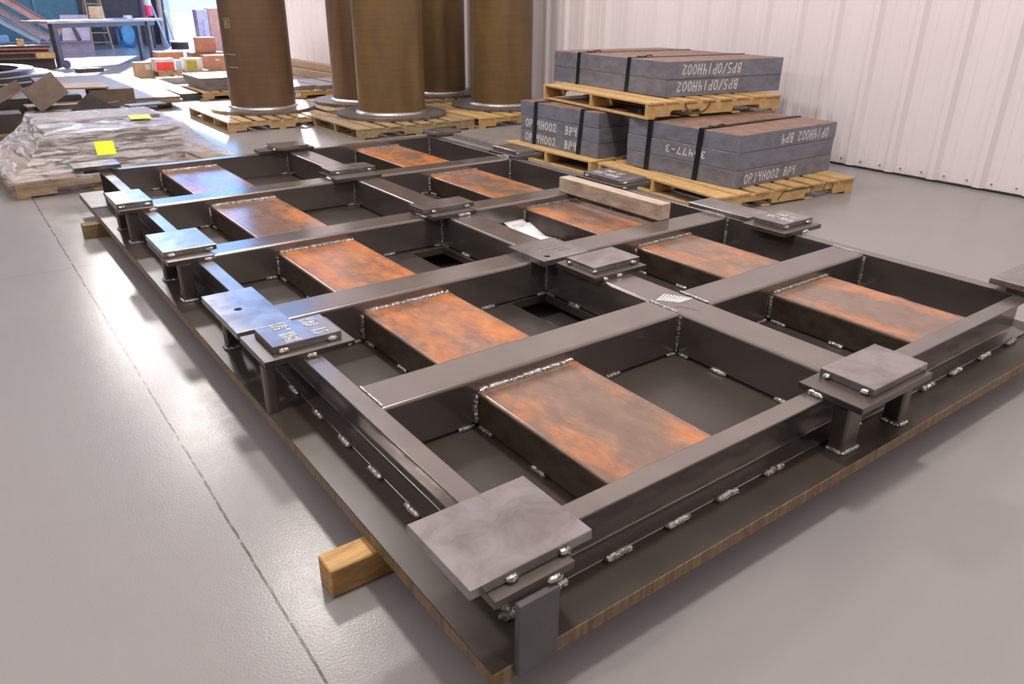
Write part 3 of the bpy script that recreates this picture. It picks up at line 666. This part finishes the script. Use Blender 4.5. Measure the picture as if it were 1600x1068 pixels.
def wrap():
    import mathutils
    mb = MB(); n = 96; lev = 14; rings = []
    bot = [(-.6, 6.60), (1.48, 6.72), (1.42, 8.75), (-.66, 8.65)]; top = [(-.21, 7.02), (1.04, 7.06), (1.02, 8.46), (-.22, 8.44)]
    def per(c, t):
        k = int(t * 4) % 4; f = t * 4 - int(t * 4); a, b = V(c[k]).to_3d(), V(c[(k + 1) % 4]).to_3d(); return a.lerp(b, f)
    nz = mathutils.noise.noise
    for l in range(lev + 1):
        f = l / lev; z = .03 + (.485 - .03) * f; ring = []
        g = 0.0 if z < .17 else ((z - .17) / (.485 - .17)) ** 0.8
        for i in range(n):
            t = i / n; p = per(bot, t).lerp(per(top, t), g)
            cen = V((.42, 7.7, 0)); dr = (p - cen); dr.z = 0; dr.normalize()
            am = .022 * math.sin(PI * min(1, max(0, f * 1.15 - .05)))
            am2 = (.0 if g <= 0 or g >= 1 else .1 * math.sin(PI * g) * (0.5 + 0.5 * math.cos(t * 8 * PI)) * -0.5)
            w = nz(V((t * 30, f * 6 + t * 40, 1.3))) * am + am2 + .012
            ring.append(mb.b.verts.new((p.x + dr.x * w, p.y + dr.y * w, z + nz(V((t * 22, 5, 0))) * (.012 if f > .9 else 0) + (.03 if f == 1 and t > .5 else 0))))
        rings.append(ring)
    for A, B in zip(rings[:-1], rings[1:]):
        for i in range(n): mb.b.faces.new((A[i], A[(i + 1) % n], B[(i + 1) % n], B[i]))
    last = rings[-1]
    for s in (.75, .4):
        nr = []
        for i, v in enumerate(last if s == .75 else prev):
            c = V((.42, 7.72, .505)); q = c.lerp(rings[-1][i].co, s); q.z += nz(V((i * .5, s * 9, 2))) * .008; nr.append(mb.b.verts.new(q))
        src = last if s == .75 else prev
        for i in range(n): mb.b.faces.new((src[i], src[(i + 1) % n], nr[(i + 1) % n], nr[i]))
        prev = nr
    mb.b.faces.new(prev)
    return mb.build('shrink_wrap', wrap_mat(), None, smooth=True)
tag(wrap(), 'clear shiny shrink wrap tented over the pallet at the left', 'plastic wrap')
o = MB().box(0, 0, 0, .165, .003, .135).build('paper_note', NEON, None); o.location = (.157, 6.79, .30); o.rotation_euler = (-.55, .03, .04); tag(o, 'larger neon yellow note on the near face of the shrink wrap', 'note', 'neon notes on the shrink wrap')
o = MB().box(0, 0, 0, .2, .3, .003).build('paper_note', NEON, None); o.location = (.61, 7.42, .518); o.rotation_euler = (0, 0, -.12); tag(o, 'smaller neon yellow note on top of the shrink wrap', 'note', 'neon notes on the shrink wrap')

# ---------------------------------------------------------------- scrap pile beyond the wrap
pallet('dark pallet beneath the scrap steel pile', -.6, 9.7, 2.1, 1.7, 0, h=.14, nb=7, m=DARKW)
SC1 = plain('brown_scrap_steel', (0.16, 0.115, 0.085), 0.5, 0.2); SC2 = plain('dark_scrap_steel', (0.06, 0.052, 0.048), 0.45, 0.3); SC3 = plain('grey_scrap_steel', (0.2, 0.18, 0.18), 0.4, 0.3)
def scrap(label, p0, p1, p3, t=.02, m=SC1, name='scrap_plate'):
    o = MB().slab(p0, p1, p3, t).build(name, m, None, bevel=.002); return tag(o, label, 'scrap steel', 'scrap steel in the pile')
def chunk(label, x, y, z, w, d, h, m, rz=0.0, tilt=0.0, name='scrap_channel'):
    t_ = .02
    o = MB().prism([(0, h), (d, h), (d, 0), (d - t_, 0), (d - t_, h - t_), (t_, h - t_), (t_, 0), (0, 0)], (0, 0, 0), (0, 1, 0), (0, 0, 1), (w, 0, 0)).build(name, m, None, bevel=.002)
    o.location = (x, y, z); o.rotation_euler = (tilt, 0, rz); return tag(o, label, 'scrap steel', 'scrap steel in the pile')
def angle(label, a, b, w=.13, m=SC1, roll=0.0):
    a, b = V(a), V(b); d = (b - a).normalized(); u = d.cross(V((0, 0, 1))).normalized(); v = u.cross(d)
    u, v = u * math.cos(roll) + v * math.sin(roll), v * math.cos(roll) - u * math.sin(roll)
    o = MB().prism([(0, 0), (w, 0), (w, .015), (.015, .015), (.015, w), (0, w)], a, u, v, b - a).build('scrap_angle', m, None, bevel=.002); return tag(o, label, 'scrap steel', 'scrap steel in the pile')
chunk('dark channel offcut lying along the front of the scrap pile', -.1, 9.86, .141, 1.5, .3, .2, SC2)
chunk('brown channel offcut in the middle of the scrap pile', -.05, 10.3, .141, .85, .34, .24, SC1, .03)
chunk('tall brown channel at the back right of the scrap pile', .75, 10.75, .141, .56, .32, .36, SC1)
chunk('dark channel at the back left of the scrap pile', -.5, 10.75, .141, 1.15, .35, .30, SC2)
chunk('dark box-like offcut at the left end of the scrap pile', -.55, 9.85, .141, .4, .4, .22, SC2)
scrap('square brown plate standing on its corner in the scrap pile', (.09, 10.22, .31), (.45, 10.26, .53), (-.06, 10.28, .57), m=SC1)
scrap('dark square plate tilted on its corner, right of the brown one', (.66, 9.74, .145), (.92, 9.755, .355), (.34, 9.76, .355), m=SC2)
angle('brown angle sloping down at the left end of the scrap pile', (-.62, 9.78, .37), (-.05, 10.18, .60), .13, SC1, .3)
angle('grey angle end poking out at the far left of the scrap pile', (-.85, 10.95, .442), (-.15, 10.95, .442), .12, SC3, .0)
scrap('brown sheet resting across the back of the scrap pile', (.35, 10.72, .53), (1.0, 10.74, .515), (.35, 11.1, .56), .02, plain('pale_rust_scrap', (0.3, 0.19, 0.14), 0.6))
angle('pale grey angle running along the right of the scrap pile', (1.0, 10.12, .342), (.72, 9.88, .342), .07, SC3, 0)
scrap('flat grey offcut at the right end of the scrap pile', (1.08, 9.9, .342), (1.55, 10.0, .342), (1.03, 10.14, .342), .02, SC3)
# ---------------------------------------------------------------- flat plates further back
BP = plain('blue_grey_plate', (0.32, 0.3, 0.31), 0.4, 0.2)
for x, y in ((1.0, 12.6), (1.0, 16.2)): timber('wooden_bearer', 'front bearer under the big flat plates' if y < 14 else 'rear bearer under the big flat plates', .6, y, 0, 2.2, y + .1, .1, DARKW)
for k, lb in enumerate(('lower big flat steel plate on bearers left of the columns', 'upper big flat steel plate shining in the sun left of the columns')):
    o = MB().box(0, 0, 0, 1.8 - .03 * k, 4.7, .048, 0, top=1).build('steel_plate', [SC1, BP], None, bevel=.003); o.location = (.5, 12.3 + .02 * k, .1005 + .05 * k); o.rotation_euler = (0, 0, -.03); tag(o, lb, 'steel plate', 'big flat plates left of the columns')  # brown edges under lighter tops: unlit and sunlit faces put into the colours
o = MB().box(0, 0, 0, .32, 3.0, .12).build('steel_plate', SC2, None, bevel=.003); o.location = (2.52, 13.3, 0); tag(o, 'narrow dark plate bundle beside the thin plate stack pallet', 'steel plate')
o = MB().box(0, 0, 0, .9, .2, .13).build('steel_bar', BP, None, bevel=.003); o.location = (2.85, 16.4, 0); tag(o, 'short bright-edged bar lying in front of the boxes pallet', 'steel bar')
pallet('tan pallet under the stack of thin plates beside the nearest column', 2.86, 13.15, 1.2, 1.4, 0, h=.14, nb=7, m=PALLET_T, nbot=3)
ords = ['bottom', 'second', 'third', 'fourth', 'fifth', 'topmost']
for k in range(6):
    o = MB().box(0, 0, 0, .9, 1.25, .034).build('steel_plate', SC3, None, bevel=.002); o.location = (2.98 - .012 * k, 13.25 + .03 * k, .1405 + .0352 * k); tag(o, ords[k] + ' plate of the thin plate stack beside the nearest column', 'steel plate', 'thin plates in the stack beside the nearest column')

# ---------------------------------------------------------------- boxes on the far pallet
pallet('brown pallet carrying the cartons and boxes in the background', 3.21, 17.85, 1.1, 1.0, 0, h=.14, nb=6, m=PALLET_T)
CB = plain('cardboard', (0.5, 0.33, 0.19), 0.8); RB = plain('red_brown_carton', (0.42, 0.2, 0.14), 0.7); WC = plain('white_carton', (0.7, 0.68, 0.68), 0.6)
def carton(name, label, x, y, z, w, d, h, m, panel=None, rz=0.0, cat='box'):
    r = thing(name, label, cat, (x, y, z), rz)
    MB().box(0, 0, 0, w, d, h).build('carton_body', m, r, bevel=.004)
    if panel:
        px0, pz0, px1, pz1, pm = panel; MB().box(px0 * w, -.004, pz0 * h, px1 * w, .001, pz1 * h).build('printed_panel', pm, r)
    return r
carton('carton', 'tan open carton on the floor left of the boxes pallet', 2.83, 18.3, 0, .36, .3, .32, CB, (.6, .5, .9, .85, WC))
carton('carton', 'white carton with a red printed front on the boxes pallet', 3.2, 18.0, .141, .42, .35, .26, WC, (.04, .05, .95, .72, plain('red_print', (0.85, 0.06, 0.04), 0.5)))
carton('pail', 'small pale blue and white pail between the printed cartons', 3.66, 18.05, .141, .12, .16, .22, plain('pale_blue_plastic', (0.5, 0.6, 0.75), 0.4), None, 0, 'pail')
carton('carton', 'white carton with a yellow green printed front on the boxes pallet', 3.84, 18.0, .141, .4, .35, .25, WC, (.08, .08, .68, .85, plain('yellow_green_print', (0.42, 0.4, 0.06), 0.5)))
carton('steel_box', 'red-brown steel box right of the printed cartons', 4.42, 18.3, 0, .5, .5, .42, RB, (.42, .72, .62, .80, WC))
carton('tray', 'shallow red-brown tray behind the printed cartons', 3.6, 19.4, .0, .6, .5, .46, RB)
carton('carton', 'red-brown rounded crate on top of the stack behind the steel box', 4.5, 19.1, .455, .42, .4, .33, RB)
carton('steel_box', 'dark red box under the rounded crate', 4.3, 19.05, 0, .75, .5, .45, plain('dark_red_steel', (0.25, 0.1, 0.08), 0.5))

# ---------------------------------------------------------------- work table
tb = thing('work_table', 'long steel work table on legs with a caster in the sunlit background', 'table', (1.65, 21.45, 0), .62)
DK = plain('dark_table_steel', (0.09, 0.085, 0.1), 0.4, 0.3)
MB().box(0, 0, 1.06, 3.95, .9, 1.12, 0).build('table_top', BP, tb, bevel=.004)
for i, (x, y) in enumerate(((.22, .1), (.79, .75), (3.4, .1), (3.7, .75))):
    lg = MB().bar((x, y, .1 if i == 0 else 0), (x, y, 1.06), .13 if i < 2 else .1, .13 if i < 2 else .1, (0, 1, 0)).build('leg', DK, tb)
    if i == 0:
        mb = MB(); mb.tube([(x + .16, y - .03, .1), (x + .16, y + .03, .1)], .1, 20); mb.build('caster_wheel', DK, lg)
MB().box(.2, .1, .95, 3.7, .16, 1.06).build('table_apron', DK, tb)
def ontable(x, y, z=1.1205):
    c, s = math.cos(.62), math.sin(.62); return (1.65 + c * x - s * y, 21.45 + s * x + c * y, z)
o = MB().box(0, 0, 0, .7, .05, .03).build('steel_rule', BP, None); o.location = ontable(2.2, .3); o.rotation_euler = (0, 0, .62); tag(o, 'thin flat bar lying on the work table', 'bar')
o = MB().box(0, 0, 0, .2, .12, .09).build('parts_box', WC, None); o.location = ontable(2.95, .35); o.rotation_euler = (0, 0, .62); tag(o, 'small white box on the right end of the work table', 'box')
o = MB().box(0, 0, 0, .46, .04, .32).build('tan_panel', CB, None); o.location = ontable(2.05, .7); o.rotation_euler = (0, 0, .62); tag(o, 'tan board standing on the work table in front of the ladder', 'board')

# left: beam pile, ring plates, leaning steel
def ibeam(label, x0, x1, y, z, h, w, m):
    t_ = .02; pr = [(0, 0), (w, 0), (w, t_), (w / 2 + .012, t_), (w / 2 + .012, h - t_), (w, h - t_), (w, h), (0, h), (0, h - t_), (w / 2 - .012, h - t_), (w / 2 - .012, t_), (0, t_)]
    o = MB().prism(pr, (0, 0, 0), (0, 1, 0), (0, 0, 1), (x1 - x0, 0, 0)).build('steel_beam', m, None); o.location = (x0, y, z); return tag(o, label, 'steel beam', 'steel beams in the pile at the left edge')
ibeam('dark bottom beam of the pile at the left edge', -2.2, 1.66, 21.6, 0, .27, .4, SC2)
ibeam('brown second beam of the pile at the left edge', -2.2, 1.25, 21.62, .2705, .13, .36, SC1)
ibeam('red primed third beam of the pile at the left edge', -2.2, 1.58, 21.6, .401, .10, .34, plain('red_primer', (0.35, 0.12, 0.11), 0.5))
ibeam('grey top beam of the pile at the left edge', -2.2, 1.62, 21.6, .5015, .07, .34, SC3)
timber('wood_block', 'yellow wood block at the end of the beam pile', 1.27, 21.6, .2705, 1.68, 21.8, .40, PALLET_Y)
timber('wood_block', 'small wood block on top of the beam pile', .93, 21.62, .572, 1.08, 21.8, .72, PALLET_T)
RG = plain('bright_ring_steel', (0.34, 0.33, 0.36), 0.35, 0.3)
for k, (cx, cy, R, lb) in enumerate([(-.9, 19.1, 2.4, 'largest flat steel ring on the floor at the left edge'), (-1.0, 19.0, 2.2, 'middle flat steel ring stacked at the left edge'), (-1.1, 18.9, 2.0, 'top flat steel ring stacked at the left edge')]):
    o = MB().lathe([(R - .28, 0), (R, 0), (R, .09), (R - .28, .09), (R - .28, 0)], (0, 0, 0), 72, [0, 0, 1, 0]).build('ring_plate', [SC2, RG], None, bevel=.003); o.location = (cx, cy, .001 + .091 * k); tag(o, lb, 'steel ring', 'flat steel rings at the left edge')  # ring sides coloured dark to stand in for shaded gaps between the rings
timber('steel_bar', 'short dark bar on the sunlit floor left of the work table', 1.9, 20.3, 0, 2.5, 20.5, .09, SC2, .3, 'steel bar')
LS = plain('lilac_grey_steel', (0.3, 0.26, 0.33), 0.4, 0.3); PK = plain('pink_primed_steel', (0.36, 0.22, 0.24), 0.5, 0.2)
def lean(label, a, b, w, m):
    a, b = V(a), V(b); d = (b - a).normalized(); u = d.cross(V((0, 1, 0))).normalized()
    o = MB().prism([(0, 0), (w, 0), (w, .1), (w - .015, .1), (w - .015, .015), (.015, .015), (.015, .1), (0, .1)], a, u, (0, -1, 0), b - a).build('steel_channel', m, None); return tag(o, label, 'steel channel', 'channels leaning at the far left')
lean('upper pink channel leaning at the far left', (-.3, 26.3, 2.55), (2.4, 26.0, .62), .22, PK)
lean('middle grey channel leaning at the far left', (-.4, 26.6, 2.25), (2.1, 26.3, .45), .2, LS)
lean('lower bluish channel leaning at the far left', (-.6, 26.0, 2.0), (1.8, 25.7, .42), .18, plain('blue_grey_channel', (0.25, 0.32, 0.45), 0.4, 0.3))
ibeam('lilac beam lying at the foot of the leaning channels', .6, 3.4, 26.9, 0, .42, .35, LS)
o = MB().slab((2.6, 27.1, .42), (3.37, 27.1, .42), (2.7, 27.4, 1.15), .03).build('steel_plate', LS, None); tag(o, 'lilac grey plate leaning behind the work table leg', 'steel plate')
br = angle('dark angle bracket standing on the lilac beam in front of the lilac plate', (3.02, 26.98, .4205), (2.9, 26.98, .80), .1, SC2); del br['group']
TL = plain('teal_container_paint', (0.04, 0.125, 0.17), 0.5)
ct = thing('storage_container', 'teal painted storage container against the back wall', 'container', (-4.5, 30.6, 0))
MB().box(0, 0, .28, 8.2, 2.0, 2.9).build('container_body', TL, ct, bevel=.01)
MB().box(0, 0, .12, 8.2, 2.0, .28).build('base_frame', SC2, ct)
for x in (5.6, 6.9): MB().bar((x, -.03, .3), (x, -.03, 2.85), .05, .05, (0, 1, 0)).build('door_bar', plain('teal_bar', (0.05, 0.2, 0.3), 0.4), ct)
for x in (.3, 7.6): MB().box(x, .1, 0, x + .3, 1.9, .12).build('skid_foot', SC2, ct)
carton('storage_bin', 'light blue bin in front of the teal container', .75, 28.6, 0, .55, .5, .55, plain('light_blue_plastic', (0.25, 0.45, 0.7), 0.4), None, 0, 'bin')
ld = thing('step_ladder', 'brown step ladder standing behind the work table', 'ladder', (3.85, 30.0, 0))
LY = plain('yellow_brown_ladder', (0.32, 0.22, 0.09), 0.5)
for s in (0, 1): MB().bar((.0 + .62 * s, 0, 0), (.12 + .4 * s, .5, 2.3), .05, .08, (0, 1, 0)).build('rail', LY, ld)
for s in (0, 1): MB().bar((.0 + .62 * s, 1.2, 0), (.12 + .4 * s, .55, 2.3), .04, .06, (0, 1, 0)).build('back_leg', LY, ld)
for k in range(7):
    f = (k + .7) / 7.5; MB().box(.0 + .12 * f, .5 * f - .05, 2.3 * f, .62 - .1 * f, .5 * f + .08, 2.3 * f + .035).build('step', LY, ld)
bb = tag(MB().box(0, 0, 0, .62, .06, .85).build('blue_board', plain('bright_blue_panel', (0.1, 0.36, 0.6), 0.4), None), 'bright blue board leaning at the back behind the hose coil', 'board'); bb.location = (4.85, 30.9, .05 - .05)
def coil(label, c, R, r, n, m, name):
    mb = MB()
    for k in range(n):
        mb.tube([(c[0] + (R - .03 * k) * .75 * math.cos(a / 28 * 2 * PI), c[1] + .02 * k, c[2] + (R - .02 * k) * math.sin(a / 28 * 2 * PI)) for a in range(28)], r, 6, closed=True)
    return tag(mb.build(name, m, None, smooth=True), label, 'hose')
coil('blue hose coil hanging in front of the bright blue board', (5.2, 30.7, .46), .42, .025, 4, plain('blue_hose', (0.02, 0.1, 0.26), 0.4), 'hose_coil')
coil('dark cable coil beside the step ladder', (4.65, 30.6, .42), .4, .018, 3, plain('dark_cable', (0.08, 0.08, 0.13), 0.5), 'cable_coil')
cn = thing('drum', 'red and white canister on a stand in the background', 'canister', (5.85, 29.9, 0))
MB().tube([(0, 0, 0), (0, 0, 1.08)], .04, 10).build('stand', SC2, cn); MB().tube([(0, 0, 1.08), (0, 0, 1.42)], .12, 20).build('red_body', plain('red_paint', (0.75, 0.05, 0.1), 0.4), cn)
MB().tube([(0, 0, 1.42), (0, 0, 1.7)], .12, 20).build('white_top', WC, cn)
def pole(label, a, b, r, m, name='leaning_pole'): return tag(MB().tube([a, b], r, 10).build(name, m, None, smooth=True), label, 'pole', 'poles leaning on the back wall')
pole('blue pipe leaning beside the red and white canister', (6.25, 29.6, 0), (5.9, 30.2, 1.9), .04, plain('blue_pipe', (0.25, 0.4, 0.65), 0.4))
pole('wide brown post standing right of the blue pipe', (6.25, 30.2, 0), (6.35, 30.4, 2.4), .09, plain('brown_post', (0.3, 0.22, 0.2), 0.6))
pole('thin wooden stick leaning by the door jamb', (6.62, 30.0, 0), (6.45, 30.3, 1.25), .03, PALLET_T)
pole('dark purple tube standing left of the brown post', (6.0, 31.4, 0), (6.05, 31.5, 2.6), .16, plain('purple_tube', (0.16, 0.1, 0.16), 0.5))
tr = thing('round_tray', 'black round tray with a white top near the open doorway', 'tray', (6.55, 29.2, 0))
MB().tube([(0, 0, 0), (0, 0, .22)], .3, 24).build('tray_body', BLACKH, tr); MB().tube([(0, 0, .22), (0, 0, .26)], .33, 24).build('tray_top', WC, tr)
cb = thing('cabinet', 'lilac upright cabinet standing in the bright doorway', 'cabinet', (6.7, 27.0, 0))
MB().box(0, 0, 0, .36, .5, 1.32).build('cabinet_body', plain('lilac_cabinet', (0.4, 0.34, 0.42), 0.5), cb, bevel=.005)
MB().box(.17, -.006, .4, .18, 0, 1.0).build('door_gap', BLACKH, cb)
o = MB().box(0, 0, 0, .4, .5, 1.36).build('brown_panel', RB, None); o.location = (7.08, 27.0, 0); tag(o, 'red-brown panel box right beside the lilac cabinet', 'box')
